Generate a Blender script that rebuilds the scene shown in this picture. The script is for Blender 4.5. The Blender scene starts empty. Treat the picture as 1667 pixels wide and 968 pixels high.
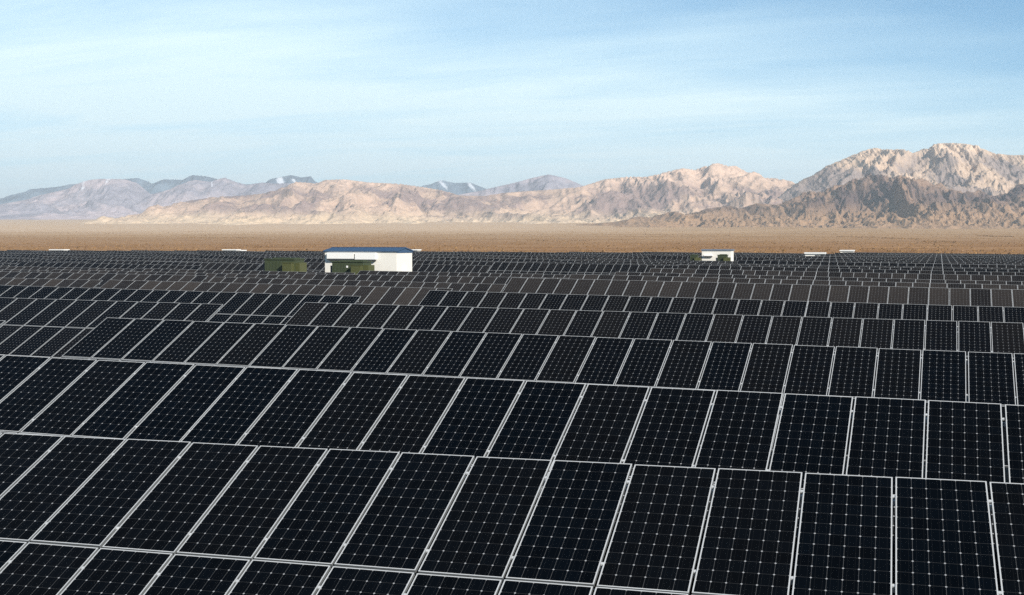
import bpy, bmesh, math, random
import numpy as np
from mathutils import Vector, Matrix

R = math.radians
random.seed(7)
scene = bpy.context.scene
COL = scene.collection

# ------------------------------------------------------------------ camera
CAM_Z = 4.15
YAW = R(18.76)
FOCAL = 2050.0            # focal length in photograph pixels (1667 wide)
HORIZON = 397.0
cam_d = bpy.data.cameras.new('camera')
cam = bpy.data.objects.new('camera', cam_d)
COL.objects.link(cam)
cam.location = (0, 0, CAM_Z)
cam.rotation_euler = (math.pi / 2 - math.atan((484 - HORIZON) / FOCAL), 0, YAW)
cam_d.sensor_width = 36.0
cam_d.lens = FOCAL / 1667 * 36.0
cam_d.clip_start = 0.1
cam_d.clip_end = 120000
scene.camera = cam

# ------------------------------------------------------------------ light
SUN_EL, SUN_AZ = R(31), R(127)        # azimuth clockwise from +Y
sun_dir = Vector((math.sin(SUN_AZ) * math.cos(SUN_EL), math.cos(SUN_AZ) * math.cos(SUN_EL), math.sin(SUN_EL)))
sd = bpy.data.lights.new('sun', 'SUN')
sd.energy = 4.2
sd.angle = R(0.5)
sd.color = (1.0, 0.93, 0.83)
so = bpy.data.objects.new('sun', sd)
COL.objects.link(so)
so.location = (60, -60, 80)
so.rotation_euler = sun_dir.to_track_quat('Z', 'Y').to_euler()

w = bpy.data.worlds.new('World')
scene.world = w
w.use_nodes = True
nt = w.node_tree
nt.nodes.clear()


def nd(t, typ, **kw):
    n = t.nodes.new(typ)
    for k, v in kw.items():
        setattr(n, k, v)
    return n


def mth(t, op, a, b=None, c=None, clamp=False):
    n = t.nodes.new('ShaderNodeMath')
    n.operation = op
    n.use_clamp = clamp
    for i, x in enumerate((a, b, c)):
        if x is None:
            continue
        if isinstance(x, (int, float)):
            n.inputs[i].default_value = x
        else:
            t.links.new(x, n.inputs[i])
    return n.outputs[0]


def mixc(t, fac, a, b, mode='MIX'):
    n = t.nodes.new('ShaderNodeMix')
    n.data_type = 'RGBA'
    n.blend_type = mode
    for s, x in ((n.inputs[0], fac), (n.inputs[6], a), (n.inputs[7], b)):
        if isinstance(x, (int, float)):
            s.default_value = x
        elif isinstance(x, tuple):
            s.default_value = x if len(x) == 4 else (*x, 1)
        else:
            t.links.new(x, s)
    return n.outputs[2]


def smooth(t, x, a, b, lo=0.0, hi=1.0):
    n = t.nodes.new('ShaderNodeMapRange')
    n.interpolation_type = 'SMOOTHSTEP'
    t.links.new(x, n.inputs[0])
    n.inputs[1].default_value, n.inputs[2].default_value = a, b
    n.inputs[3].default_value, n.inputs[4].default_value = lo, hi
    return n.outputs[0]


def noise(t, vec, scale, detail=4, rough=0.55, dist=0.0):
    n = t.nodes.new('ShaderNodeTexNoise')
    n.inputs['Scale'].default_value = scale
    n.inputs['Detail'].default_value = detail
    n.inputs['Roughness'].default_value = rough
    n.inputs['Distortion'].default_value = dist
    if vec is not None:
        t.links.new(vec, n.inputs['Vector'])
    return n.outputs['Fac']


def mapping(t, vec, scale=(1, 1, 1), rot=(0, 0, 0), loc=(0, 0, 0)):
    n = t.nodes.new('ShaderNodeMapping')
    n.inputs['Scale'].default_value = scale
    n.inputs['Rotation'].default_value = rot
    n.inputs['Location'].default_value = loc
    t.links.new(vec, n.inputs['Vector'])
    return n.outputs[0]


sky = nd(nt, 'ShaderNodeTexSky', sky_type='NISHITA')
sky.sun_disc = False
sky.sun_elevation = SUN_EL
sky.sun_rotation = SUN_AZ
sky.altitude = 2500
sky.air_density = 1.0
sky.dust_density = 0.3
sky.ozone_density = 1.6
tc = nd(nt, 'ShaderNodeTexCoord')
sep = nd(nt, 'ShaderNodeSeparateXYZ')
nt.links.new(tc.outputs['Generated'], sep.inputs[0])
dx, dy, dz = sep.outputs
# thin high cloud: streaks on a plane high overhead
inv = mth(nt, 'DIVIDE', 1.0, mth(nt, 'ADD', mth(nt, 'MAXIMUM', dz, 0.0), 0.08))
comb = nd(nt, 'ShaderNodeCombineXYZ')
nt.links.new(mth(nt, 'MULTIPLY', dx, inv), comb.inputs[0])
nt.links.new(mth(nt, 'MULTIPLY', dy, inv), comb.inputs[1])
pv = comb.outputs[0]
px_, py_ = mth(nt, 'MULTIPLY', dx, inv), mth(nt, 'MULTIPLY', dy, inv)
streak = noise(nt, mapping(nt, pv, (0.35, 1.1, 1), (0, 0, R(-14))), 1.6, 6, 0.6, 0.5)
soft = noise(nt, mapping(nt, pv, (0.5, 0.8, 1), (0, 0, R(-20))), 0.9, 3, 0.5)
# the veil thins out towards the clear patch high to the right
edge = mth(nt, 'ADD', mth(nt, 'MULTIPLY', dx, 0.36), mth(nt, 'MULTIPLY', dz, 2.2))
edge = mth(nt, 'ADD', edge, mth(nt, 'MULTIPLY', mth(nt, 'SUBTRACT', soft, 0.5), 0.40))
veil = smooth(nt, edge, 0.09, 0.46, 0.96, 0.0)
veil = mth(nt, 'MULTIPLY', veil, mth(nt, 'ADD', 0.22, mth(nt, 'MULTIPLY', streak, 1.5)), clamp=True)
blue = mixc(nt, 1.0, sky.outputs[0], (0.40, 0.86, 1.0, 1), 'MULTIPLY')
skyc = mixc(nt, veil, blue, (6.9, 8.8, 9.4, 1))
bg = nd(nt, 'ShaderNodeBackground')
nt.links.new(skyc, bg.inputs[0])
bg.inputs[1].default_value = 0.07
ow = nd(nt, 'ShaderNodeOutputWorld')
nt.links.new(bg.outputs[0], ow.inputs[0])

vs = scene.view_settings
vs.view_transform = 'Standard'
vs.look = 'None'
vs.exposure = 0.95
vs.gamma = 1.0
vs.use_curve_mapping = False
scene.cycles.max_bounces = 6
scene.cycles.volume_bounces = 0
scene.cycles.use_denoising = False

# ------------------------------------------------------------------ helpers


def material(name):
    m = bpy.data.materials.new(name)
    m.use_nodes = True
    t = m.node_tree
    return m, t, t.nodes['Principled BSDF']


def paint(name, col, rough=0.6, metal=0.0, var=0.12, scale=3.0, spec=0.4):
    m, t, b = material(name)
    tcn = nd(t, 'ShaderNodeTexCoord')
    n = noise(t, tcn.outputs['Object'], scale, 6, 0.6)
    f = mth(t, 'ADD', 1 - var, mth(t, 'MULTIPLY', n, 2 * var))
    c = mixc(t, 1.0, (*col, 1), f, 'MULTIPLY')
    t.links.new(c, b.inputs['Base Color'])
    b.inputs['Roughness'].default_value = rough
    b.inputs['Metallic'].default_value = metal
    b.inputs['Specular IOR Level'].default_value = spec
    return m


class MB:
    """collects boxes, bars and polygons with a material slot each"""

    def __init__(s):
        s.v, s.f, s.m = [], [], []

    def poly(s, pts, mi=0):
        i = len(s.v)
        s.v += [tuple(p) for p in pts]
        s.f.append(tuple(range(i, i + len(pts))))
        s.m.append(mi)

    def box(s, lo, hi, mi=0, M=None, faces=None):
        x0, y0, z0 = lo
        x1, y1, z1 = hi
        p = [Vector(q) for q in ((x0, y0, z0), (x1, y0, z0), (x1, y1, z0), (x0, y1, z0),
                                 (x0, y0, z1), (x1, y0, z1), (x1, y1, z1), (x0, y1, z1))]
        if M is not None:
            p = [M @ q for q in p]
        i = len(s.v)
        s.v += [tuple(q) for q in p]
        for q in ((3, 2, 1, 0), (4, 5, 6, 7), (0, 1, 5, 4), (1, 2, 6, 5), (2, 3, 7, 6), (3, 0, 4, 7)):
            s.f.append(tuple(i + k for k in q))
            s.m.append(mi)

    def bar(s, a, b, wx, wy, mi=0):
        a, b = Vector(a), Vector(b)
        d = (b - a).normalized()
        ref = Vector((1, 0, 0)) if abs(d.x) < 0.9 else Vector((0, 0, 1))
        u = d.cross(ref).normalized()
        v = d.cross(u)
        pts = []
        for e in (a, b):
            for su, sv in ((-1, -1), (1, -1), (1, 1), (-1, 1)):
                pts.append(e + u * su * wx / 2 + v * sv * wy / 2)
        i = len(s.v)
        s.v += [tuple(q) for q in pts]
        for q in ((3, 2, 1, 0), (4, 5, 6, 7), (0, 1, 5, 4), (1, 2, 6, 5), (2, 3, 7, 6), (3, 0, 4, 7)):
            s.f.append(tuple(i + k for k in q))
            s.m.append(mi)

    def mesh(s, name, mats):
        me = bpy.data.meshes.new(name)
        me.from_pydata(s.v, [], s.f)
        me.polygons.foreach_set('material_index', s.m)
        for m in mats:
            me.materials.append(m)
        bm = bmesh.new()
        bm.from_mesh(me)
        bmesh.ops.recalc_face_normals(bm, faces=bm.faces)
        bm.to_mesh(me)
        bm.free()
        me.update()
        return me

    def obj(s, name, mats, parent=None, loc=None):
        return link(name, s.mesh(name, mats), parent, loc)


def link(name, me, parent=None, loc=None, rot=None):
    o = bpy.data.objects.new(name, me)
    COL.objects.link(o)
    if parent is not None:
        o.parent = parent
    if loc is not None:
        o.location = loc
    if rot is not None:
        o.rotation_euler = rot
    return o


def thing(o, label, cat, group=None):
    o['label'] = label
    o['category'] = cat
    if group:
        o['group'] = group
    return o


# ------------------------------------------------------------------ noise for terrain
def _hash(ix, iy, seed):
    h = (ix.astype(np.int64) * 374761393 + iy.astype(np.int64) * 668265263 + seed * 1442695041) & 0xFFFFFFFF
    h = ((h ^ (h >> 13)) * 1274126177) & 0xFFFFFFFF
    h = h ^ (h >> 16)
    return (h & 0xFFFF) / 65535.0 * 2 * np.pi


def gnoise(x, y, seed):
    ix, iy = np.floor(x), np.floor(y)
    fx, fy = x - ix, y - iy
    ux, uy = fx * fx * fx * (fx * (fx * 6 - 15) + 10), fy * fy * fy * (fy * (fy * 6 - 15) + 10)
    r = []
    for a in (0, 1):
        for b in (0, 1):
            t = _hash(ix + a, iy + b, seed)
            r.append(np.cos(t) * (fx - a) + np.sin(t) * (fy - b))
    return 1.5 * ((r[0] * (1 - uy) + r[1] * uy) * (1 - ux) + (r[2] * (1 - uy) + r[3] * uy) * ux)


def fbm(x, y, seed, octv=5, gain=0.5):
    s, a, tot = 0, 1.0, 0
    for k in range(octv):
        s = s + a * gnoise(x * 2 ** k + 17.3 * k, y * 2 ** k - 9.1 * k, seed + k)
        tot += a
        a *= gain
    return s / tot


def ridged(x, y, seed, octv=6, gain=0.55):
    s, a, tot, wgt = 0, 1.0, 0, 1.0
    for k in range(octv):
        n = 1 - np.abs(gnoise(x * 2.03 ** k + 5.7 * k, y * 2.03 ** k + 3.1 * k, seed + k)) * 1.25
        n = np.clip(n, 0, 1) ** 2
        s = s + a * n * wgt
        wgt = np.clip(n * 1.6, 0, 1)
        tot += a
        a *= gain
    return s / tot


# ------------------------------------------------------------------ where the solar tables stand
PITCH = 0.83            # module pitch along a table
MW, ML = 0.803, 1.876   # module width, length
GAPV = 0.026            # gap between the upper and the lower module
NCOL = 24
TILT = R(25.6)
TOP = 2.2               # top edge above a table's base
SLOPE_LEN = 2 * ML + GAPV
TABLE_W = NCOL * PITCH
rng = random.Random(11)


def row_y(n):
    known = {1: 15.57, 2: 26.09, 3: 36.41, 4: 47.0}
    return known.get(n, 57.4 + (n - 5) * 10.45)


# top-edge height below the camera at the two ends of the block beyond the aisle
RIGHT = {1: (-1.615, -1.85), 2: (-1.805, -2.10), 3: (-1.885, -2.10), 4: (-1.86, -2.16), 5: (-1.61, -1.89),
         6: (-1.67, -2.0), 7: (-1.77, -2.10), 8: (-1.72, -2.01), 9: (-1.63, -2.0), 10: (-1.75, -1.98)}
# and at the two ends of the first two tables on the house side of the aisle: far end, aisle end
LEFT = {2: [(-1.70, -1.945)], 3: [(-1.77, -1.993), (-1.72, -1.90)], 4: [(-1.85, -2.148), (-1.78, -1.84)],
        5: [(-1.93, -2.171), (-1.74, -1.95)], 6: [(-2.03, -2.30), (-1.77, -1.95)],
        7: [(-2.05, -2.20), (-1.90, -2.16), (-1.75, -1.98)], 8: [(-2.05, -2.27), (-2.0, -2.24), (-1.80, -2.06)]}
N_ROWS = 28
DUST = {0: 0.02, 1: 0.02, 2: 0.03, 3: 0.07, 4: 0.06, 5: 0.30, 6: 0.30, 7: 0.26, 8: 0.24}
DUSTL = {2: 0.05, 3: 0.05, 4: 0.02, 5: 0.38, 6: 0.28, 7: 0.26, 8: 0.24}

tables = []   # dict(n, side, k, x0, x1, y, z0, z1, yaw, dust)
CLEAR = {(9, 1), (9, 2), (10, 1), (10, 2), (16, 1), (17, 1)}      # the gravel yards round the two inverter houses


def view_span(y):
    a = math.tan(-YAW - math.atan(840 / FOCAL)) * y
    b = math.tan(-YAW + math.atan(840 / FOCAL)) * y
    return a - 3.0, b + 2.5


for n in range(1, N_ROWS):
    y = row_y(n)
    lo, hi = view_span(y)
    # block beyond the aisle
    xs = -19.21 if n == 1 else -19.32 - 0.04 * min(n, 9)
    a, b = RIGHT.get(n, (-1.76 + rng.uniform(-.12, .12), -1.99 + rng.uniform(-.09, .09)))
    k = 1
    while xs < hi:
        if xs + TABLE_W > lo:
            tables.append(dict(n=n, side='R', k=k, x0=xs, y=y, z0=a, z1=b, dust=DUST.get(n, rng.uniform(.03, .13)), tilt=R(26.4) if n == 1 else TILT))
        a, b = (b, b - 0.235)
        xs += TABLE_W + 0.012
        k += 1
    # the house side
    if n >= 2:
        xe = -22.35 - (0.04 * min(n, 9))
        k = 1
        while xe > lo:
            z = LEFT.get(n, [])
            if k - 1 < len(z):
                z0, z1 = z[k - 1]
            else:
                lift = 0.12 * min(1.0, max(0.0, (-xe - 45) / 80)) + rng.uniform(-.14, .14)
                z0, z1 = -1.82 + lift, -2.10 + lift
            if (n, k) not in CLEAR:
                tables.append(dict(n=n, side='L', k=k, x0=xe - TABLE_W, y=y, z0=z0, z1=z1,
                                   dust=DUSTL.get(n, rng.uniform(.03, .15))))
            xe -= TABLE_W + 0.42
            k += 1
# the closest row stands a little askew and low, right in front of the second
tables.append(dict(n=0, side='R', k=1, x0=-8.675 - 10 * PITCH * math.cos(R(2.09)), y=12.006 - 10 * PITCH * math.sin(R(2.09)),
                   z0=-2.213, z1=-2.186, yaw=R(2.09), dust=0.02, tilt=R(24.3)))

# ------------------------------------------------------------------ ground: one sheet, field, desert fan to the mountains
FX, FY = -math.sin(YAW), math.cos(YAW)       # horizontal direction towards the mountains
LX, LY = math.cos(YAW), math.sin(YAW)        # and across it


def fan(s):
    t = np.clip(s - 420.0, 0, None)
    return np.minimum(0.0015 * t + 3.35e-6 * t * t, 0.0015 * t + 3.35e-6 * 3700 ** 2 * (1 + 2 * (t - 3700) / 3700) * (t > 3700) + 1e9 * (t <= 3700))


bx = np.array([[t['x0'] + TABLE_W * f, t['y'] - 1.7, t['z0'] * (1 - f) + t['z1'] * f + CAM_Z - TOP] for t in tables for f in (0.05, 0.5, 0.95)])


def field_ground(X, Y):
    num, den = np.zeros(X.shape), np.full(X.shape, 1e-3)
    for x, y, z in bx:
        d2 = ((X - x) / 6.0) ** 2 + ((Y - y) / 4.0) ** 2
        m = d2 < 16
        wgt = np.exp(-d2[m])
        num[m] += wgt * (z - 0.04)
        den[m] += wgt
    return num / den


def spread(dense0, dense1, step, far0, far1, k=46):
    core = np.arange(dense0, dense1 + .1, step)
    g = np.linspace(0, 1, k)[1:]
    hi = dense1 + (far1 - dense1) * g ** 3.2
    lo = dense0 + (far0 - dense0) * g ** 3.2
    return np.concatenate([lo[::-1], core, hi])


gx = spread(-270, 45, 3.5, -26000, 26000, 60)
gy = spread(-30, 320, 3.5, -9000, 30000, 76)
GX, GY = np.meshgrid(gx, gy)
GZ = fan(GX * FX + GY * FY) + field_ground(GX, GY)
far_m = np.clip((np.hypot(GX, GY) - 420) / 600, 0, 1)
GZ += far_m * (fbm(GX / 260, GY / 260, 5, 4) * 0.9 + fbm(GX / 1500, GY / 1500, 9, 3) * 3.0)


def grid_mesh(name, X, Y, Z, mats, smooth_shade=True):
    ny, nx = X.shape
    co = np.stack([X, Y, Z], -1).reshape(-1, 3)
    i = np.arange(ny * nx).reshape(ny, nx)
    q = np.stack([i[:-1, :-1], i[:-1, 1:], i[1:, 1:], i[1:, :-1]], -1).reshape(-1, 4)
    me = bpy.data.meshes.new(name)
    me.vertices.add(len(co))
    me.vertices.foreach_set('co', co.ravel())
    me.loops.add(q.size)
    me.loops.foreach_set('vertex_index', q.ravel())
    me.polygons.add(len(q))
    me.polygons.foreach_set('loop_start', np.arange(0, q.size, 4))
    me.polygons.foreach_set('loop_total', np.full(len(q), 4))
    me.polygons.foreach_set('use_smooth', np.full(len(q), smooth_shade))
    for m in mats:
        me.materials.append(m)
    me.update()
    me.validate()
    return me


gm, t, b = material('desert_soil')
tcn = nd(t, 'ShaderNodeTexCoord')
ov = tcn.outputs['Object']
sv = mapping(t, ov, (1, 1, 1), (0, 0, -YAW))       # axes across / towards the mountains
n1 = noise(t, mapping(t, sv, (0.0026, 0.0068, 1)), 1.0, 9, 0.7)
n2 = noise(t, mapping(t, sv, (0.009, 0.026, 1)), 1.0, 8, 0.72)
n3 = noise(t, mapping(t, ov, (0.35, 0.35, 1)), 1.0, 4, 0.7)
n4 = noise(t, mapping(t, sv, (0.0007, 0.004, 1)), 1.0, 4, 0.55)
sp = nd(t, 'ShaderNodeSeparateXYZ')
t.links.new(sv, sp.inputs[0])
dist = smooth(t, mth(t, 'ADD', sp.outputs[1], mth(t, 'MULTIPLY', mth(t, 'SUBTRACT', n4, 0.5), 2600)), 700, 3600)
near_c = mixc(t, smooth(t, n2, 0.42, 0.58), (0.21, 0.105, 0.041, 1), (0.33, 0.185, 0.082, 1))
far_c = mixc(t, smooth(t, n1, 0.42, 0.58), (0.28, 0.16, 0.066, 1), (0.44, 0.275, 0.13, 1))
c = mixc(t, dist, near_c, far_c)
lat_w = smooth(t, mth(t, 'ADD', sp.outputs[0], mth(t, 'MULTIPLY', mth(t, 'SUBTRACT', n4, 0.5), 900)), -300, 1100, 1.0, 0.12)
apron = smooth(t, mth(t, 'ADD', sp.outputs[1], mth(t, 'MULTIPLY', mth(t, 'SUBTRACT', n1, 0.5), 2200)), 2600, 4100, 0.0, 0.85)
c = mixc(t, mth(t, 'MULTIPLY', apron, lat_w), c, (0.55, 0.39, 0.245, 1))
scrub = smooth(t, n3, 0.54, 0.66, 0.0, 0.42)
c = mixc(t, scrub, c, (0.13, 0.085, 0.045, 1))
gul = smooth(t, noise(t, mapping(t, sv, (0.0035, 0.022, 1), loc=(3.1, 0.4, 0)), 1.0, 3, 0.5, 1.2), 0.67, 0.72, 0.0, 0.55)
c = mixc(t, gul, c, (0.12, 0.075, 0.045, 1))
spo = nd(t, 'ShaderNodeSeparateXYZ')
t.links.new(ov, spo.inputs[0])
graded = smooth(t, mth(t, 'ADD', spo.outputs[1], mth(t, 'MULTIPLY', n2, 20)), 300, 330, 0.9, 0.0)
c = mixc(t, graded, c, mixc(t, n3, (0.085, 0.070, 0.058, 1), (0.15, 0.125, 0.10, 1)))
t.links.new(c, b.inputs['Base Color'])
b.inputs['Roughness'].default_value = 0.95
b.inputs['Specular IOR Level'].default_value = 0.1
bp = nd(t, 'ShaderNodeBump')
bp.inputs['Strength'].default_value = 0.35
bp.inputs['Distance'].default_value = 0.08
t.links.new(n3, bp.inputs['Height'])
t.links.new(bp.outputs[0], b.inputs['Normal'])
ground = link('ground', grid_mesh('ground', GX, GY, GZ, [gm]))
ground['kind'] = 'structure'


# ------------------------------------------------------------------ desert scrub: countless low tufts on the plain
rs = np.random.RandomState(3)
NT = 42000
s_ = 345 + 3300 * rs.rand(NT) ** 2.0
l_ = (rs.rand(NT) - 0.5) * s_ * 0.95
tx_, ty_ = l_ * LX + s_ * FX, l_ * LY + s_ * FY
keep = (ty_ > 312) & (fbm(tx_ / 70, ty_ / 160, 77, 4) + 0.25 * rs.randn(NT) > -0.05)
big = np.zeros(len(tx_))
tx_, ty_, s_, big = tx_[keep], ty_[keep], s_[keep], big[keep]
# denser scrub along the banks of a few dry washes
for xa, sa, xb, sb, cnt in ((1362, 2560, 1432, 2450, 420), (1436, 2300, 1496, 2080, 420), (1500, 1640, 1556, 1560, 420), (1590, 2700, 1650, 2500, 300),
                            (300, 2500, 420, 2440, 260), (860, 1900, 960, 1870, 260), (1050, 2900, 1190, 2820, 300)):
    tt = rs.rand(cnt)
    ss = sa + (sb - sa) * tt + rs.randn(cnt) * 12 + 25 * np.sin(tt * 9)
    ll = (xa + (xb - xa) * tt - 833.5) / FOCAL * ss
    tx_ = np.concatenate([tx_, ll * LX + ss * FX])
    ty_ = np.concatenate([ty_, ll * LY + ss * FY])
    s_ = np.concatenate([s_, ss])
    big = np.concatenate([big, np.full(cnt, 1.0 if xa > 1300 else 0.4)])
ix = np.clip(np.searchsorted(gx, tx_) - 1, 0, len(gx) - 2)
iy = np.clip(np.searchsorted(gy, ty_) - 1, 0, len(gy) - 2)
fx_ = (tx_ - gx[ix]) / (gx[ix + 1] - gx[ix])
fy_ = (ty_ - gy[iy]) / (gy[iy + 1] - gy[iy])
tz_ = (GZ[iy, ix] * (1 - fx_) + GZ[iy, ix + 1] * fx_) * (1 - fy_) + (GZ[iy + 1, ix] * (1 - fx_) + GZ[iy + 1, ix + 1] * fx_) * fy_
nk = len(tx_)
rad = 0.25 + 0.55 * rs.rand(nk) ** 3
rad *= 1 + s_ / 2500 + 1.6 * big
ang0 = rs.rand(nk) * 6.28
NV = 7
co = np.zeros((nk, NV, 3))
for k in range(5):
    a_ = ang0 + k * 2 * np.pi / 5
    r_ = rad * (0.7 + 0.6 * rs.rand(nk))
    co[:, k] = np.stack([tx_ + r_ * np.cos(a_), ty_ + r_ * np.sin(a_), tz_ - 0.05 + rad * 0.1 * rs.rand(nk)], -1)
for k in (5, 6):
    co[:, k] = np.stack([tx_ + rad * (rs.rand(nk) - .5) * .8, ty_ + rad * (rs.rand(nk) - .5) * .8, tz_ + rad * (0.5 + 0.5 * rs.rand(nk))], -1)
tri = np.array([(0, 1, 5), (1, 2, 6), (2, 3, 6), (3, 4, 5), (4, 0, 5), (1, 6, 5), (3, 5, 6)])
idx = (np.arange(nk)[:, None, None] * NV + tri[None]).reshape(-1, 3)
sme = bpy.data.meshes.new('desert_scrub')
sme.vertices.add(nk * NV)
sme.vertices.foreach_set('co', co.ravel())
sme.loops.add(idx.size)
sme.loops.foreach_set('vertex_index', idx.ravel())
sme.polygons.add(len(idx))
sme.polygons.foreach_set('loop_start', np.arange(0, idx.size, 3))
sme.polygons.foreach_set('loop_total', np.full(len(idx), 3))
scm, t, b = material('dry_scrub')
gn = nd(t, 'ShaderNodeNewGeometry')
c = mixc(t, gn.outputs['Random Per Island'], (0.16, 0.088, 0.038, 1), (0.28, 0.165, 0.075, 1))
t.links.new(c, b.inputs['Base Color'])
b.inputs['Roughness'].default_value = 1.0
b.inputs['Specular IOR Level'].default_value = 0.0
sme.materials.append(scm)
sme.update()
sme.validate()
scrub_o = link('desert_scrub', sme)
scrub_o['kind'] = 'stuff'


# ------------------------------------------------------------------ mountains
def rock(name, light, dark, crest=None, snow=None, scale=0.004, lowc=None, zlow=(0, 1), zcrest=(0, 1), mixw=(0.42, 0.6)):
    m, t, b = material(name)
    tcn = nd(t, 'ShaderNodeTexCoord')
    ov = tcn.outputs['Object']
    a = noise(t, ov, scale, 8, 0.62, 0.6)
    c = mixc(t, smooth(t, a, *mixw), (*dark, 1), (*light, 1))
    sp = nd(t, 'ShaderNodeSeparateXYZ')
    t.links.new(ov, sp.inputs[0])
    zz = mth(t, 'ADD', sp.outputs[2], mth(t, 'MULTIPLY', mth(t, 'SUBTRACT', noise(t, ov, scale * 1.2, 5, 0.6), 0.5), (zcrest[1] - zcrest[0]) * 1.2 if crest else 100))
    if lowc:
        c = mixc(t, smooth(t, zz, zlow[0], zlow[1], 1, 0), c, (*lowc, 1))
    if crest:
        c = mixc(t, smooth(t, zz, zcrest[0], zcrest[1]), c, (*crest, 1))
    fine = noise(t, ov, scale * 9, 6, 0.7)
    c = mixc(t, 1.0, c, mth(t, 'ADD', 0.58, mth(t, 'MULTIPLY', fine, 0.84)), 'MULTIPLY')
    if snow:
        # old snow lying in a few north-facing gullies: (across, height, half width, half height, lean)
        lat = mth(t, 'ADD', mth(t, 'MULTIPLY', sp.outputs[0], math.cos(YAW)), mth(t, 'MULTIPLY', sp.outputs[1], math.sin(YAW)))
        sn = noise(t, ov, 0.012, 5, 0.65)
        for l0, z0, hw, hh, k in snow:
            dl = mth(t, 'SUBTRACT', mth(t, 'SUBTRACT', lat, l0), mth(t, 'MULTIPLY', mth(t, 'SUBTRACT', sp.outputs[2], z0), k))
            dd = mth(t, 'ADD', mth(t, 'ABSOLUTE', mth(t, 'DIVIDE', dl, hw)), mth(t, 'POWER', mth(t, 'ABSOLUTE', mth(t, 'DIVIDE', mth(t, 'SUBTRACT', sp.outputs[2], z0), hh)), 2.0))
            dd = mth(t, 'ADD', dd, mth(t, 'MULTIPLY', mth(t, 'SUBTRACT', sn, 0.5), 3.4))
            c = mixc(t, smooth(t, dd, 0.2, 1.1, 0.55, 0.0), c, (0.80, 0.83, 0.88, 1))
    t.links.new(c, b.inputs['Base Color'])
    b.inputs['Roughness'].default_value = 0.95
    b.inputs['Specular IOR Level'].default_value = 0.1
    bp = nd(t, 'ShaderNodeBump')
    bp.inputs['Strength'].default_value = 0.9
    bp.inputs['Distance'].default_value = 14.0
    t.links.new(noise(t, ov, scale * 4, 8, 0.66), bp.inputs['Height'])
    t.links.new(bp.outputs[0], b.inputs['Normal'])
    return m


def px_to_l(x, s):
    return (x - 833.5) / FOCAL * s


def mountains(name, sil, s_foot, s_crest, s_back, mat, seed, wl, carve, nx=620, ns=150, foot_wave=0.15, power=1.1, elong=2.0, sharp=0.55, rug=0.10, keep_crest=0.62):
    """a mountain range: crest line of the given angular outline, spurs and ravines running down its front"""
    sx = np.array([p[0] for p in sil], float)
    sy = np.array([p[1] for p in sil], float)
    xs = np.linspace(sx[0], sx[-1], nx)
    u = np.linspace(0, 1, ns)
    s = s_foot + (s_back - s_foot) * u
    L = px_to_l(xs, s_crest)[None, :] * np.ones((ns, 1))
    S = s[:, None] * np.ones((1, nx))
    tgt = (HORIZON - np.interp(xs, sx, sy)) / FOCAL            # crest elevation tangent
    foot = s_foot + (s_crest - s_foot) * foot_wave * (fbm(xs / 90, xs * 0, seed + 40, 4) + 0.5)
    foot = foot[None, :]
    wx = fbm(L / (wl * 1.6), S / (wl * 1.6), seed + 20, 4) * wl * 0.7
    wy = fbm(L / (wl * 1.6) + 40, S / (wl * 1.6), seed + 30, 4) * wl * 0.7
    rg = ridged((L + wx) / wl, (S + wy) / (wl * elong), seed, 8, sharp)
    rg2 = ridged((L + wy * .3) / (wl * .23), (S + wx * .3) / (wl * .23 * 1.5), seed + 7, 7, 0.6)
    crest_s = s_crest + (s_back - s_crest) * 0.25 * fbm(xs / 60, xs * 0 + 3, seed + 60, 4)[None, :]
    tf = np.clip((S - foot) / (crest_s - foot), 0, 1)
    tb = np.clip((s_back - S) / (s_back - crest_s), 0, 1)
    prof = np.where(S < crest_s, tf ** power, tb ** 0.8)
    up = np.clip((tf - 0.6) / 0.4, 0, 1)
    up = up * up * (3 - 2 * up)
    shape = prof * (1 - carve * (1 - keep_crest * up) * (1 - rg) * np.clip(tf * 3, 0, 1)) + rug * (rg2 - .4) * np.clip(tf * 3, 0, 1) * np.clip(tb * 2, 0, 1) * (1 - 0.55 * up) + 0.05 * (rg - .4) * np.clip(tf * 4, 0, 1) * tb ** .3
    base = fan(np.array(s_foot * 1.0)) - 12
    zc = tgt * s_crest + CAM_Z
    amp = np.maximum(zc - base, 5)
    corr = np.ones(nx)
    kw = 2 * max(4, nx // 150) + 1
    ker = np.exp(-np.linspace(-2, 2, kw) ** 2)
    ker /= ker.sum()
    for _ in range(10):
        Z = base + (amp * corr)[None, :] * shape
        el = ((Z - CAM_Z) / S).max(0)
        r = (np.maximum(tgt, 0.006) * s_crest + CAM_Z - base) / np.maximum(el * s_crest + CAM_Z - base, 4)
        r = np.convolve(np.pad(r, kw // 2, mode='edge'), ker, 'valid')
        corr = np.clip(corr * r, 0.02, 6)
    Z = base + (amp * corr)[None, :] * shape
    edge_f = np.clip(np.minimum(np.arange(nx), np.arange(nx)[::-1]) / 12.0, 0, 1)[None, :]
    Z = (base - 30) + (Z - base + 30) * edge_f
    Xw = L * LX + S * FX
    Yw = L * LY + S * FY
    o = link(name, grid_mesh(name, Xw, Yw, Z, [mat], True))
    o['kind'] = 'structure'
    return o


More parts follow.
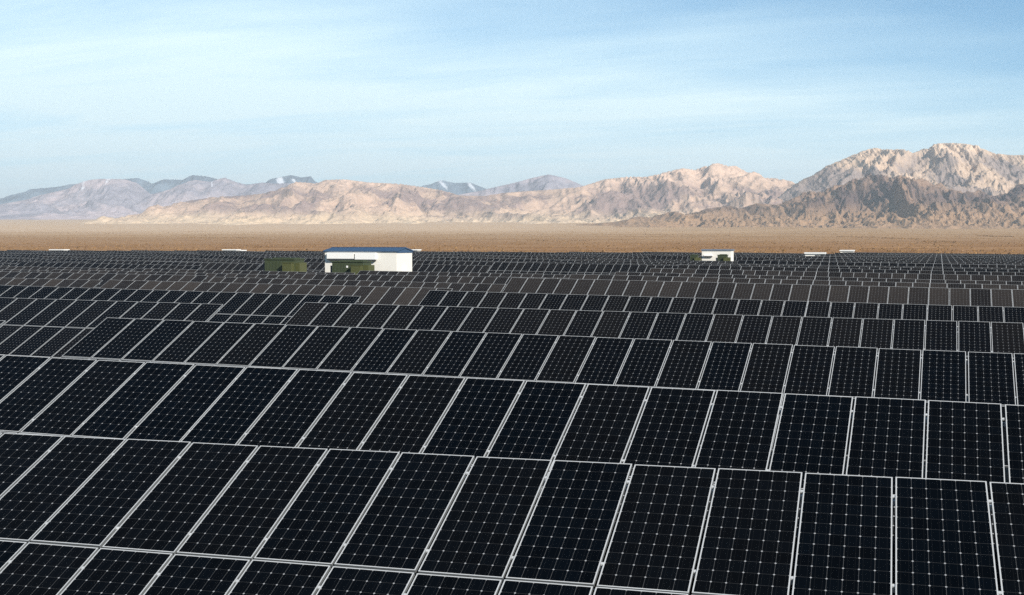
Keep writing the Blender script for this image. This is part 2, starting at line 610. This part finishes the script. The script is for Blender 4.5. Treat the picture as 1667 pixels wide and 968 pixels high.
m_far = rock('far_haze_blue_rock', (0.14, 0.185, 0.235), (0.085, 0.115, 0.155), snow=[(-2395, 655, 38, 100, -0.6), (-2250, 640, 20, 50, -.5), (-735, 640, 42, 85, -0.9), (-425, 610, 34, 70, -0.9)], scale=0.0012)  # blue of the distant haze is put into the rock colour
m_purple = rock('hazed_purple_rock', (0.43, 0.36, 0.37), (0.25, 0.235, 0.27), snow=[(-3560, 520, 28, 90, -0.6), (-3375, 548, 24, 65, -0.5), (-2480, 500, 12, 40, -.6)], scale=0.0014)  # purple rock, its colour lightened to stand in for thicker haze
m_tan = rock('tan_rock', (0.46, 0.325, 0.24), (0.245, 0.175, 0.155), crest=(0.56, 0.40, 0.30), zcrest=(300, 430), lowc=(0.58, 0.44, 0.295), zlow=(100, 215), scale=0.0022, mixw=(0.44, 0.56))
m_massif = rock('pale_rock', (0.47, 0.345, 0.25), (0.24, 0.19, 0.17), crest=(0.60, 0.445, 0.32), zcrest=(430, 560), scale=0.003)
m_dark = rock('dark_rock', (0.23, 0.15, 0.105), (0.095, 0.068, 0.066), lowc=(0.29, 0.185, 0.11), zlow=(80, 200), scale=0.0035)

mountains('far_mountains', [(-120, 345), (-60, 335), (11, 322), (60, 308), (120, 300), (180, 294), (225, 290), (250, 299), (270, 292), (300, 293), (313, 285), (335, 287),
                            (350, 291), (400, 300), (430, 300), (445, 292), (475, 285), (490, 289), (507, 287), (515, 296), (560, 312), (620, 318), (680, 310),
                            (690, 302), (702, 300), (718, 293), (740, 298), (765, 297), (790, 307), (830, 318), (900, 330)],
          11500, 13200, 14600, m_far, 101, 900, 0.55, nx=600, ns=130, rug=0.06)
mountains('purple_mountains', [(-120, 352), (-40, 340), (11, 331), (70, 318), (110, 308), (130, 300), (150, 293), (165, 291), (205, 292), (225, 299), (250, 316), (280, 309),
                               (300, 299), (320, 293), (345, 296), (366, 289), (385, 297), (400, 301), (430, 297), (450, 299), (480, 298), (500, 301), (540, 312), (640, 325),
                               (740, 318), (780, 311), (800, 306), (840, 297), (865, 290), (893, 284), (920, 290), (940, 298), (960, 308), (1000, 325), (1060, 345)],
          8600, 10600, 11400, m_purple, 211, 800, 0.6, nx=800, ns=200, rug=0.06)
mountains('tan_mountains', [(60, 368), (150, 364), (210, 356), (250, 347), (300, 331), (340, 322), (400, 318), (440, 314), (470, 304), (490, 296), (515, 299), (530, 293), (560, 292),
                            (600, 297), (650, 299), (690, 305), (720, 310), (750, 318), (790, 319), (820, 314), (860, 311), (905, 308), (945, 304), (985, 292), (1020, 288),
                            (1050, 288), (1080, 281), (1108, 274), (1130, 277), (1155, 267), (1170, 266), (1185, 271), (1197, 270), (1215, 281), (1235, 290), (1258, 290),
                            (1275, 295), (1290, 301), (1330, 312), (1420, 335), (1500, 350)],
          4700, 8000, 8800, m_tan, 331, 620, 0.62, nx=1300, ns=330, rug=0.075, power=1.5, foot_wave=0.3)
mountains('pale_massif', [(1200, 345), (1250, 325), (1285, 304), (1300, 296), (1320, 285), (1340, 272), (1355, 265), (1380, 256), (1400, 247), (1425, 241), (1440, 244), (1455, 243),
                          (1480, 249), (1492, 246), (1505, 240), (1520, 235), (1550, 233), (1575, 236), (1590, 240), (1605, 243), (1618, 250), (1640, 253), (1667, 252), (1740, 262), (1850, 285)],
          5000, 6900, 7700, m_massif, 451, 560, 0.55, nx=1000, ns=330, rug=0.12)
mountains('dark_foothills', [(930, 366), (1000, 361), (1040, 352), (1060, 354), (1095, 344), (1120, 349), (1150, 339), (1185, 335), (1205, 340), (1230, 331), (1262, 333), (1280, 326),
                             (1300, 318), (1315, 311), (1335, 313), (1350, 302), (1372, 301), (1385, 291), (1405, 290), (1420, 282), (1436, 286), (1450, 291), (1465, 285), (1485, 293),
                             (1500, 290), (1520, 301), (1535, 297), (1550, 309), (1575, 314), (1590, 308), (1605, 320), (1625, 317), (1645, 305), (1667, 299), (1740, 292), (1850, 300)],
          4150, 5300, 5900, m_dark, 577, 300, 0.74, nx=1200, ns=330, rug=0.15, keep_crest=0.55)

# ------------------------------------------------------------------ haze
m = bpy.data.materials.new('desert_haze')
m.use_nodes = True
t = m.node_tree
t.nodes.clear()
pvn = nd(t, 'ShaderNodeVolumePrincipled')
pvn.inputs['Color'].default_value = (0.84, 0.94, 1.0, 1)
pvn.inputs['Density'].default_value = 5.8e-5
pvn.inputs['Anisotropy'].default_value = 0.0
on = nd(t, 'ShaderNodeOutputMaterial')
t.links.new(pvn.outputs[0], on.inputs['Volume'])
hb = MB()
hb.box((-27500, -9500, -60), (27500, 31000, 1250))
haze = hb.obj('haze', [m])
haze['kind'] = 'stuff'

# ------------------------------------------------------------------ solar panel materials
pm, t, b = material('solar_cells')
uv = nd(t, 'ShaderNodeUVMap')
spu = nd(t, 'ShaderNodeSeparateXYZ')
t.links.new(uv.outputs[0], spu.inputs[0])
u6 = mth(t, 'MULTIPLY', spu.outputs[0], 6.0)
v12 = mth(t, 'MULTIPLY', spu.outputs[1], 12.0)
fu = mth(t, 'ABSOLUTE', mth(t, 'SUBTRACT', mth(t, 'FRACT', mth(t, 'ADD', u6, 0.5)), 0.5))
fv = mth(t, 'ABSOLUTE', mth(t, 'SUBTRACT', mth(t, 'FRACT', mth(t, 'ADD', v12, 0.5)), 0.5))
fb = mth(t, 'ABSOLUTE', mth(t, 'SUBTRACT', mth(t, 'FRACT', mth(t, 'MULTIPLY', u6, 2.0)), 0.5))
oi = nd(t, 'ShaderNodeObjectInfo')
pa = nd(t, 'ShaderNodeAttribute', attribute_name='module_tone', attribute_type='GEOMETRY')
da = nd(t, 'ShaderNodeAttribute', attribute_name='dust', attribute_type='OBJECT')
wn = nd(t, 'ShaderNodeTexWhiteNoise', noise_dimensions='1D')
t.links.new(mth(t, 'ADD', mth(t, 'MULTIPLY', oi.outputs['Random'], 913.7), mth(t, 'MULTIPLY', pa.outputs['Fac'], 517.3)), wn.inputs['W'])
rnd = wn.outputs['Value']
wn2 = nd(t, 'ShaderNodeTexWhiteNoise', noise_dimensions='3D')
cv = nd(t, 'ShaderNodeCombineXYZ')
t.links.new(mth(t, 'FLOOR', u6), cv.inputs[0])
t.links.new(mth(t, 'FLOOR', v12), cv.inputs[1])
t.links.new(rnd, cv.inputs[2])
t.links.new(cv.outputs[0], wn2.inputs['Vector'])
cell_r = wn2.outputs['Value']
cell = mixc(t, mth(t, 'ADD', 0.45, mth(t, 'MULTIPLY', rnd, 0.4)), (0.0005, 0.0018, 0.0038, 1), (0.0007, 0.0015, 0.0025, 1))
cell = mixc(t, 1.0, cell, mth(t, 'ADD', 0.75, mth(t, 'MULTIPLY', cell_r, 0.5)), 'MULTIPLY')
lines = mth(t, 'MAXIMUM', mth(t, 'MULTIPLY', mth(t, 'LESS_THAN', fu, 0.016), 0.075), mth(t, 'MULTIPLY', mth(t, 'LESS_THAN', fv, 0.011), 0.045))
lines = mth(t, 'MAXIMUM', lines, mth(t, 'MULTIPLY', mth(t, 'LESS_THAN', fb, 0.016), 0.012))
dia = smooth(t, mth(t, 'ADD', fu, mth(t, 'MULTIPLY', fv, 1.15)), 0.068, 0.10, 0.42, 0.0)
lines = mth(t, 'MAXIMUM', lines, dia)
c = mixc(t, lines, cell, (0.66, 0.68, 0.70, 1))
tcn = nd(t, 'ShaderNodeTexCoord')
blot = noise(t, tcn.outputs['Object'], 1.1, 5, 0.6)
df = mth(t, 'MULTIPLY', da.outputs['Fac'], mth(t, 'MULTIPLY', mth(t, 'ADD', 0.5, mth(t, 'MULTIPLY', rnd, 0.7)), mth(t, 'ADD', 0.6, mth(t, 'MULTIPLY', blot, 0.8))), clamp=True)
c = mixc(t, df, c, (0.078, 0.067, 0.060, 1))
t.links.new(c, b.inputs['Base Color'])
b.inputs['Roughness'].default_value = 0.16
t.links.new(mth(t, 'ADD', 0.14, mth(t, 'MULTIPLY', df, 0.8)), b.inputs['Roughness'])
b.inputs['Specular IOR Level'].default_value = 0.02
side_m = paint('shaded_frame_flank', (0.13, 0.14, 0.145), 0.6, 0.2, 0.12, 2.0)  # flanks darker than the tops: gap shade and dirt put into the colour
frame_m = paint('anodised_aluminium', (0.50, 0.51, 0.505), 0.45, 0.2, 0.10, 2.0)
back_m = paint('white_backsheet', (0.7, 0.7, 0.68), 0.7)
steel_m = paint('galvanised_steel', (0.36, 0.40, 0.43), 0.5, 0.5, 0.15, 4.0)

FR = 0.012      # width of a frame's top flange
TH = 0.032      # module thickness


def glass_quads(mb, x0, y0, z, uvs, MW=MW, FR=FR):
    """one module's glass (top), x along the row, y down the slope from y0"""
    xa, xb, ya, yb = x0 + FR - 0.002, x0 + MW - FR + 0.002, y0 - FR + 0.002, y0 - ML + FR - 0.002
    i = len(mb.f)
    mb.box((xa, yb, z - 0.010), (xb, ya, z - 0.003), 0)
    mb.m[i] = 1
    uvs.append((i, xa, xb, ya, yb))


def frame_bars(mb, x0, y0, z, mi=0, clamps=True, MW=MW, FR=FR):
    x1, y1 = x0 + MW, y0 - ML
    mb.box((x0, y0 - FR, z - TH), (x1, y0, z), mi)
    mb.box((x0, y1, z - TH), (x1, y1 + FR, z), mi)
    mb.box((x0, y1 + FR, z - TH), (x0 + FR, y0 - FR, z), mi)
    mb.box((x1 - FR, y1 + FR, z - TH), (x1, y0 - FR, z), mi)
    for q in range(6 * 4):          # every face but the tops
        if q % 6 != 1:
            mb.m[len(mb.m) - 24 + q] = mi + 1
    if clamps:
        for fy in (0.16, 0.84):
            yc = y0 - ML * fy
            mb.box((x1 + 0.001, yc - 0.016, z - 0.020), (x1 + PITCH - MW - 0.001, yc + 0.016, z - 0.004), mi)


def put_uv(me, infos):
    """infos: face index of each glass box and its extent; uv by position"""
    layer = me.uv_layers.new(name='UVMap')
    for i, xa, xb, ya, yb in infos:
        for fi in range(i, i + 6):
            for li in me.polygons[fi].loop_indices:
                co = me.vertices[me.loops[li].vertex_index].co
                layer.data[li].uv = ((co.x - xa) / (xb - xa), (co.y - yb) / (ya - yb))


# near: frame and glass of one module, origin at its top corner, on the sloping plane
mb, uvs = MB(), []
glass_quads(mb, 0, 0, 0, uvs)
me_glass = mb.mesh('glass', [pm, back_m])
put_uv(me_glass, uvs)
mb = MB()
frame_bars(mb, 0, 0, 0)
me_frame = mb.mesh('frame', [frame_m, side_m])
# middle distance: one mesh per module
mb, uvs = MB(), []
MWF, FRF = 0.812, 0.0115      # the closer-set modules of the rows behind
glass_quads(mb, 0, 0, 0, uvs, MWF, FRF)
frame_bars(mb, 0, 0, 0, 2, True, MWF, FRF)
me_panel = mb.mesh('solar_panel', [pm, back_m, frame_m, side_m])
put_uv(me_panel, uvs)


def slope_xform(tilt):
    return Matrix.Rotation(tilt, 4, 'X')


def module_origin(col, lower, tilt):
    v = (ML + GAPV) * lower
    x = -TABLE_W / 2 + col * PITCH + (PITCH - MW) / 2
    return Vector((x, 1.7 - v * math.cos(tilt), TOP - v * math.sin(tilt)))


def slope_pt(x, v, off, tilt):
    """point at distance v down the slope, off below the glass plane"""
    return Vector((x, 1.7 - v * math.cos(tilt) + off * math.sin(tilt), TOP - v * math.sin(tilt) - off * math.cos(tilt)))


RAILS = (0.32, 1.55, 2.22, 3.45)
LEGS = [-TABLE_W / 2 + 1.2 + i * (TABLE_W - 2.4) / 6 for i in range(7)]


def rail_mb(v, tilt):
    mb = MB()
    mb.bar(slope_pt(-TABLE_W / 2, v, 0.066, tilt), slope_pt(TABLE_W / 2, v, 0.066, tilt), 0.05, 0.05)
    return mb


def rafter_mb(x, tilt, mb=None):
    mb = mb or MB()
    mb.bar(slope_pt(x, 0.15, 0.127, tilt), slope_pt(x, SLOPE_LEN - 0.15, 0.127, tilt), 0.07, 0.06)
    return mb


def post_mb(x, v, tilt, mb=None):
    mb = mb or MB()
    p = slope_pt(x, v, 0.163, tilt)
    mb.bar(p, (p.x, p.y, -0.7), 0.08, 0.08)
    return mb


def lod_table(tilt):
    mb, uvs = MB(), []
    M = slope_xform(tilt)
    for lower in (0, 1):
        for c in range(NCOL):
            o = module_origin(c, lower, tilt)
            k = len(mb.v)
            glass_quads(mb, 0, 0, 0, uvs, MWF, FRF)
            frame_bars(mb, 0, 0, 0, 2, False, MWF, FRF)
            for j in range(k, len(mb.v)):
                mb.v[j] = Vector(mb.v[j])
            mb._mods = getattr(mb, '_mods', []) + [(k, len(mb.v), o)]
    # uv before the modules go to their places
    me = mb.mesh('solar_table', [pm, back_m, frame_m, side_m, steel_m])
    put_uv(me, uvs)
    vco = np.empty(len(me.vertices) * 3)
    me.vertices.foreach_get('co', vco)
    vco = vco.reshape(-1, 3)
    M3 = np.array(M.to_3x3())
    for a, e, o in mb._mods:
        vco[a:e] = vco[a:e] @ M3.T + np.array(o)
    me.vertices.foreach_set('co', vco.ravel())
    tone = np.zeros(len(me.polygons))
    per = len(me.polygons) // len(mb._mods)
    for i in range(len(mb._mods)):
        tone[i * per:(i + 1) * per] = (i * 0.6180339 + 0.13) % 1.0
    bm = bmesh.new()
    bm.from_mesh(me)
    st = MB()
    for v in RAILS:
        r = rail_mb(v, tilt)
        k = len(st.v)
        st.v += r.v
        st.f += [tuple(q + k for q in f) for f in r.f]
        st.m += [4] * len(r.f)
    for x in LEGS:
        rafter_mb(x, tilt, st)
        post_mb(x, 0.75, tilt, st)
        post_mb(x, 3.0, tilt, st)
    sm = st.mesh('tmp', [])
    for p in sm.polygons:
        p.material_index = 4
    bm.from_mesh(sm)
    bm.to_mesh(me)
    bm.free()
    bpy.data.meshes.remove(sm)
    at = me.attributes.new('module_tone', 'FLOAT', 'FACE')
    full = np.zeros(len(me.polygons))
    full[:len(tone)] = tone
    at.data.foreach_set('value', full)
    me.update()
    return me


me_far_table = lod_table(TILT)
ORD = ['front', 'second', 'third', 'fourth', 'fifth', 'sixth', 'seventh', 'eighth', 'ninth', 'tenth', 'eleventh', 'twelfth', 'thirteenth',
       'fourteenth', 'fifteenth', 'sixteenth', 'seventeenth', 'eighteenth', 'nineteenth', 'twentieth', 'twenty-first', 'twenty-second',
       'twenty-third', 'twenty-fourth', 'twenty-fifth', 'twenty-sixth', 'twenty-seventh', 'twenty-eighth', 'twenty-ninth']
GROUP = 'solar tables standing in long rows across the desert plain'


def table_label(d):
    n, k = d['n'], d['k']
    if n == 0:
        return 'blue-black solar table of the front row, low and slightly askew, wide frame gaps'
    tone = 'dusty grey-brown' if d['dust'] > 0.25 else ('blue-black' if d['dust'] < 0.1 else 'dark grey')
    if d['side'] == 'R':
        where = 'beside the aisle, away from the house' if k == 1 else ORD[k - 1] + ' from the aisle, away from the house'
    else:
        where = ('beside the aisle' if k == 1 else ORD[k - 1] + ' from the aisle') + ', on the house side'
    return '%s solar table, %s row back, %s' % (tone, ORD[n], where)


struct_cache = {}


def table_struct(tilt):
    if tilt not in struct_cache:
        struct_cache[tilt] = (
            [rail_mb(v, tilt).mesh('rail', [steel_m]) for v in RAILS],
            [rafter_mb(x, tilt).mesh('rafter', [steel_m]) for x in LEGS],
            [post_mb(x, v, tilt).mesh('post', [steel_m]) for x in LEGS for v in (0.75, 3.0)])
    return struct_cache[tilt]


def place_table(d):
    tilt = d.get('tilt', TILT)
    yaw = d.get('yaw', 0.0)
    roll = math.atan2(d['z1'] - d['z0'], TABLE_W)
    cx = d['x0'] + math.cos(yaw) * TABLE_W / 2
    cy = d['y'] + math.sin(yaw) * TABLE_W / 2
    zc = (d['z0'] + d['z1']) / 2 + CAM_Z
    rot = Matrix.Rotation(yaw, 4, 'Z') @ Matrix.Rotation(-roll, 4, 'Y')
    base = Vector((cx, cy, zc)) - rot @ Vector((0, 1.7, TOP))
    n = d['n']
    if n >= 12:
        root = link('solar_table', me_far_table)
        root['dust'] = d['dust']
    else:
        root = bpy.data.objects.new('solar_table', None)
        COL.objects.link(root)
        root.empty_display_size = 0.5
    root.location = base
    root.rotation_euler = rot.to_euler()
    thing(root, table_label(d), 'solar table', GROUP)
    if n >= 12:
        return
    rails, rafters, posts = table_struct(tilt)
    for me in rails + (rafters + posts if n <= 6 else []):
        link(me.name.split('.')[0], me, root)
    if n > 6:
        for me in posts:
            link('post', me, root)
    for lower in (0, 1):
        for c in range(NCOL):
            o = module_origin(c, lower, tilt)
            jit = rng.uniform(-0.004, 0.004)
            p = link('solar_panel', me_glass if n <= 4 else me_panel, root, o + Vector((0, 0, jit)), (tilt + rng.uniform(-.002, .002), rng.uniform(-.0015, .0015), 0))
            p['dust'] = d['dust']
            if n <= 4:
                link('frame', me_frame, p)


for d in tables:
    place_table(d)

# ------------------------------------------------------------------ inverter houses
white_m = paint('white_render', (0.66, 0.64, 0.585), 0.75, 0, 0.04, 0.8)
blue_m = paint('blue_sheet_roof', (0.034, 0.074, 0.14), 0.55, 0.0, 0.12, 1.5, 0.5)
hood_m = paint('white_sheet_metal', (0.72, 0.715, 0.69), 0.5, 0, 0.04, 1.0)
dark_m = paint('dark_metal_and_shade', (0.05, 0.055, 0.06), 0.6)  # handles, cooling fins, and the painted shadow under the hoods
green_m = paint('olive_green_paint', (0.038, 0.050, 0.025), 0.55, 0, 0.15, 1.5)
green2_m = paint('yellow_green_paint', (0.062, 0.068, 0.024), 0.55, 0, 0.15, 1.5)
grey_m = paint('grey_roof_sheet', (0.16, 0.19, 0.24), 0.5, 0.2, 0.1)
plinth_m = paint('concrete', (0.33, 0.32, 0.30), 0.9)


def ribbed_slope(mb, x0, x1, y0, z0, y1, z1, th, mi, ribs):
    """a roof slope with standing seams, eave at y0 and ridge at y1"""
    def P(x, f, dz):
        return (x, y0 + (y1 - y0) * f, z0 + (z1 - z0) * f + dz)
    v = [P(x0, 0, 0), P(x1, 0, 0), P(x1, 1, 0), P(x0, 1, 0), P(x0, 0, th), P(x1, 0, th), P(x1, 1, th), P(x0, 1, th)]
    i = len(mb.v)
    mb.v += v
    for q in ((3, 2, 1, 0), (4, 5, 6, 7), (0, 1, 5, 4), (1, 2, 6, 5), (2, 3, 7, 6), (3, 0, 4, 7)):
        mb.f.append(tuple(i + k for k in q))
        mb.m.append(mi)
    for r in range(ribs + 1):
        x = x0 + 0.02 + (x1 - x0 - 0.04) * r / ribs
        a, b2 = Vector(P(x, 0.01, th + 0.015)), Vector(P(x, 0.98, th + 0.015))
        mb.bar(a, b2, 0.03, 0.03, mi)


def gz(x, y):
    i = np.argmin(np.abs(gx - x))
    j = np.argmin(np.abs(gy - y))
    return float(GZ[j, i])


def inverter_house(x0, x1, y0, y1, base, eave, ridge, label, hoods, gable=True):
    root = bpy.data.objects.new('inverter_house', None)
    COL.objects.link(root)
    root.location = ((x0 + x1) / 2, (y0 + y1) / 2, base)
    thing(root, label, 'equipment house', 'white inverter houses among the solar tables')
    hw, hd = (x1 - x0) / 2, (y1 - y0) / 2
    e, rg = eave - base, ridge - base
    mb = MB()
    if gable:
        sec = [(-hd, -0.4), (hd, -0.4), (hd, e), (0, rg - 0.06), (-hd, e)]
    else:
        sec = [(-hd, -0.4), (hd, -0.4), (hd, e), (-hd, e)]
    a = [(-hw, y, z) for y, z in sec]
    c = [(hw, y, z) for y, z in sec]
    mb.poly(a[::-1])
    mb.poly(c)
    for i in range(len(sec)):
        j = (i + 1) % len(sec)
        mb.poly([a[i], a[j], c[j], c[i]])
    mb.obj('wall', [white_m], root)
    mb = MB()
    mb.box((-hw - 0.05, -hd - 0.05, -0.4), (hw + 0.05, hd + 0.05, 0.18))
    mb.obj('plinth', [plinth_m], root)
    mb = MB()
    if gable:
        k = (rg - e) / hd
        ov = 0.12
        for sgn in (-1, 1):
            ribbed_slope(mb, -hw - ov, hw + ov, sgn * (hd + ov), e - ov * k + 0.004, 0, rg + 0.004, 0.06, 0, 16)
        rf = mb.obj('roof', [blue_m], root)
        mb = MB()
        mb.box((-hw - ov - .01, -0.12, rg + 0.06), (hw + ov + .01, 0.12, rg + 0.10))
        mb.obj('ridge_cap', [blue_m], rf)
        # blue gable boards at both ends
        for sx in (-1, 1):
            mb = MB()
            x = sx * (hw + 0.03)
            t0, t1 = (x - 0.025, x + 0.025)
            P = [(-hd - 0.02, e - 0.12), (hd + 0.02, e - 0.12), (hd + 0.02, e - 0.01), (0, rg - 0.04), (-hd - 0.02, e - 0.01)]
            aa = [(t0, y, z) for y, z in P]
            cc = [(t1, y, z) for y, z in P]
            mb.poly(aa[::-1])
            mb.poly(cc)
            for i in range(5):
                j = (i + 1) % 5
                mb.poly([aa[i], aa[j], cc[j], cc[i]])
            mb.obj('gable_board', [blue_m], root)
    else:
        mb.box((-hw - .12, -hd - .12, e + .002), (hw + .12, hd + .12, e + .16))
        mb.box((-hw - .06, -hd - .06, e + .16), (hw + .06, hd + .06, e + .19))
        mb.obj('roof', [grey_m], root)
    for hx0, hx1, z0, z1, dp in hoods:
        mb = MB()
        yf = -hd - 0.003
        # slanting hood, open below
        i = len(mb.v)
        mb.box((hx0, yf - dp, z0), (hx1, yf, z1))
        h = mb.obj('air_hood', [hood_m], root)
        mb = MB()
        mb.box((hx0 + 0.05, yf - dp + 0.05, z0 - 0.13), (hx1 - 0.05, yf - 0.01, z0 - 0.004))  # added dark box, stands in for the shadow beneath the hood
        mb.obj('hood_shadow', [dark_m], h)
    # a door in the end wall, facing the sun
    mb = MB()
    mb.box((hw + 0.003, -0.5, 0.2), (hw + 0.045, 0.5, min(2.2, e - 0.35)))
    d = mb.obj('door', [hood_m], root)
    mb = MB()
    mb.box((hw + 0.05, 0.34, 1.1), (hw + 0.10, 0.38, 1.25))
    mb.obj('handle', [dark_m], d)
    return root


hz = 4.15
gh = gz(-49.5, 104)
inverter_house(-52.95, -45.85, 103.0, 106.5, gh, hz - 0.66, hz - 0.37, 'white inverter house with a pitched blue roof and two wall hoods',
               [(-3.2, -0.55, hz - 0.66 - gh - 0.66, hz - 0.66 - gh - 0.10, 0.32), (-0.40, 1.62, hz - 0.66 - gh - 0.72, hz - 0.66 - gh - 0.10, 0.32)])
gh2 = gz(-29.9, 179)
inverter_house(-32.0, -27.9, 178.0, 180.6, gh2, hz - 0.92, hz, 'small white inverter house with a flat grey roof, far off beyond the aisle',
               [(-1.75, -0.5, 2.30, 2.46, 0.3)], gable=False)


def transformer(x0, y0, ln, dp, h, base, label, plate=False):
    root = bpy.data.objects.new('transformer', None)
    COL.objects.link(root)
    root.location = (x0 + ln / 2, y0 + dp / 2, base)
    thing(root, label, 'transformer', 'olive green box transformers beside the inverter houses')
    a, d = ln / 2, dp / 2
    mb = MB()
    mb.box((-a, -d, 0.15), (a, d, h - 0.14))
    for i in range(9):
        x = -a + 0.2 + (ln - 0.4) * i / 8
        mb.box((x - 0.02, -d - 0.025, 0.3), (x + 0.02, -d - 0.002, h - 0.3))
    mb.obj('body', [green_m], root)
    mb = MB()
    mb.box((-a - 0.07, -d - 0.07, h - 0.137), (a + 0.07, d + 0.07, h - 0.04))
    mb.box((-a * 0.6, -d * 0.55, h - 0.04), (a * 0.9, d * 0.55, h + 0.04))
    mb.obj('lid', [green_m], root)
    mb = MB()
    mb.box((-a - 0.03, -d - 0.03, -0.4), (a + 0.03, d + 0.03, 0.147))
    mb.obj('plinth', [plinth_m], root)
    # switch cabinets on the sunny end and a dark cooler at the other
    mb = MB()
    mb.box((a * 0.42, -d - 0.62, 0.1), (a * 1.02, -d - 0.03, h - 0.42))
    mb.box((a * 0.39, -d - 0.66, h - 0.42), (a * 1.05, -d - 0.03, h - 0.37))
    mb.obj('cabinet', [green2_m], root)
    mb = MB()
    mb.box((a + 0.003, -d * 0.8, 0.1), (a + 0.42, d * 0.7, h - 0.40))
    mb.obj('cabinet', [green2_m], root)
    mb = MB()
    for i in range(8):
        y = -d * 0.75 + i * d * 1.5 / 7
        mb.box((-a - 0.26, y - 0.03, 0.25), (-a - 0.003, y + 0.03, h - 0.45))
    mb.obj('cooling_fins', [dark_m], root)
    if not plate:
        return root
    mb = MB()
    mb.box((-0.10, -d - 0.012, h - 0.62), (0.06, -d - 0.03, h - 0.45))
    mb.obj('warning_plate', [hood_m], root)
    return root


gt = gz(-48.4, 99)
transformer(-50.0, 98.6, 2.95, 1.7, hz - 1.42 - gt, gt, 'olive green box transformer in front of the blue-roofed white house', True)
gt = gz(-55.4, 99)
transformer(-56.8, 98.9, 2.95, 1.8, hz - 1.24 - gt, gt, 'olive green box transformer standing alone beside the blue-roofed white house')
gt = gz(-29, 176)
transformer(-29.4, 175.8, 1.3, 0.9, hz - 1.45 - gt, gt, 'small green transformer in front of the small flat-roofed house')
gt = gz(-33, 177)
transformer(-33.4, 176.6, 1.0, 0.9, hz - 1.5 - gt, gt, 'small green transformer beside the small flat-roofed house, towards the big house')


def far_shed(xpx, y, wpx, ytop, label):
    lat = math.tan(-YAW + math.atan((xpx - 833.5) / FOCAL))
    x = lat * y
    d = x * FX + y * FY
    top = CAM_Z - (ytop - HORIZON) / FOCAL * d
    wd = wpx * d * d / (FOCAL * y)
    base = gz(x, y)
    root = bpy.data.objects.new('equipment_shed', None)
    COL.objects.link(root)
    root.location = (x, y, base)
    thing(root, label, 'equipment shed', 'white sheds showing over the far tables')
    h = top - base
    mb = MB()
    mb.box((-wd / 2 + 0.15, -1.1, -0.6), (wd / 2 - 0.15, 1.1, h - 0.25))
    mb.obj('wall', [white_m], root)
    mb = MB()
    mb.box((-wd / 2, -1.3, h - 0.248), (wd / 2, 1.3, h))
    mb.obj('roof', [hood_m], root)
    mb = MB()
    mb.box((-0.45, -1.14, 0.05), (0.45, -1.103, h - 0.7))
    mb.obj('door', [grey_m], root)


far_shed(1327, 229, 34, 410.5, 'low white shed standing in the aisle beyond the small flat-roofed house')
far_shed(1379, 296.5, 24, 406.5, 'white shed behind the last row, past the end of the aisle')
far_shed(97, 296.5, 24, 405.5, 'white shed behind the last row at the far end of the house side')
far_shed(377, 296.5, 23, 405.5, 'longer white shed behind the last row, beyond the lone transformer')
far_shed(391, 300.5, 14, 406.5, 'tiny white shed tucked behind the longer white shed at the last row')
far_shed(676, 296.5, 14, 405.5, 'white shed peeping out from behind the gable of the blue-roofed house')
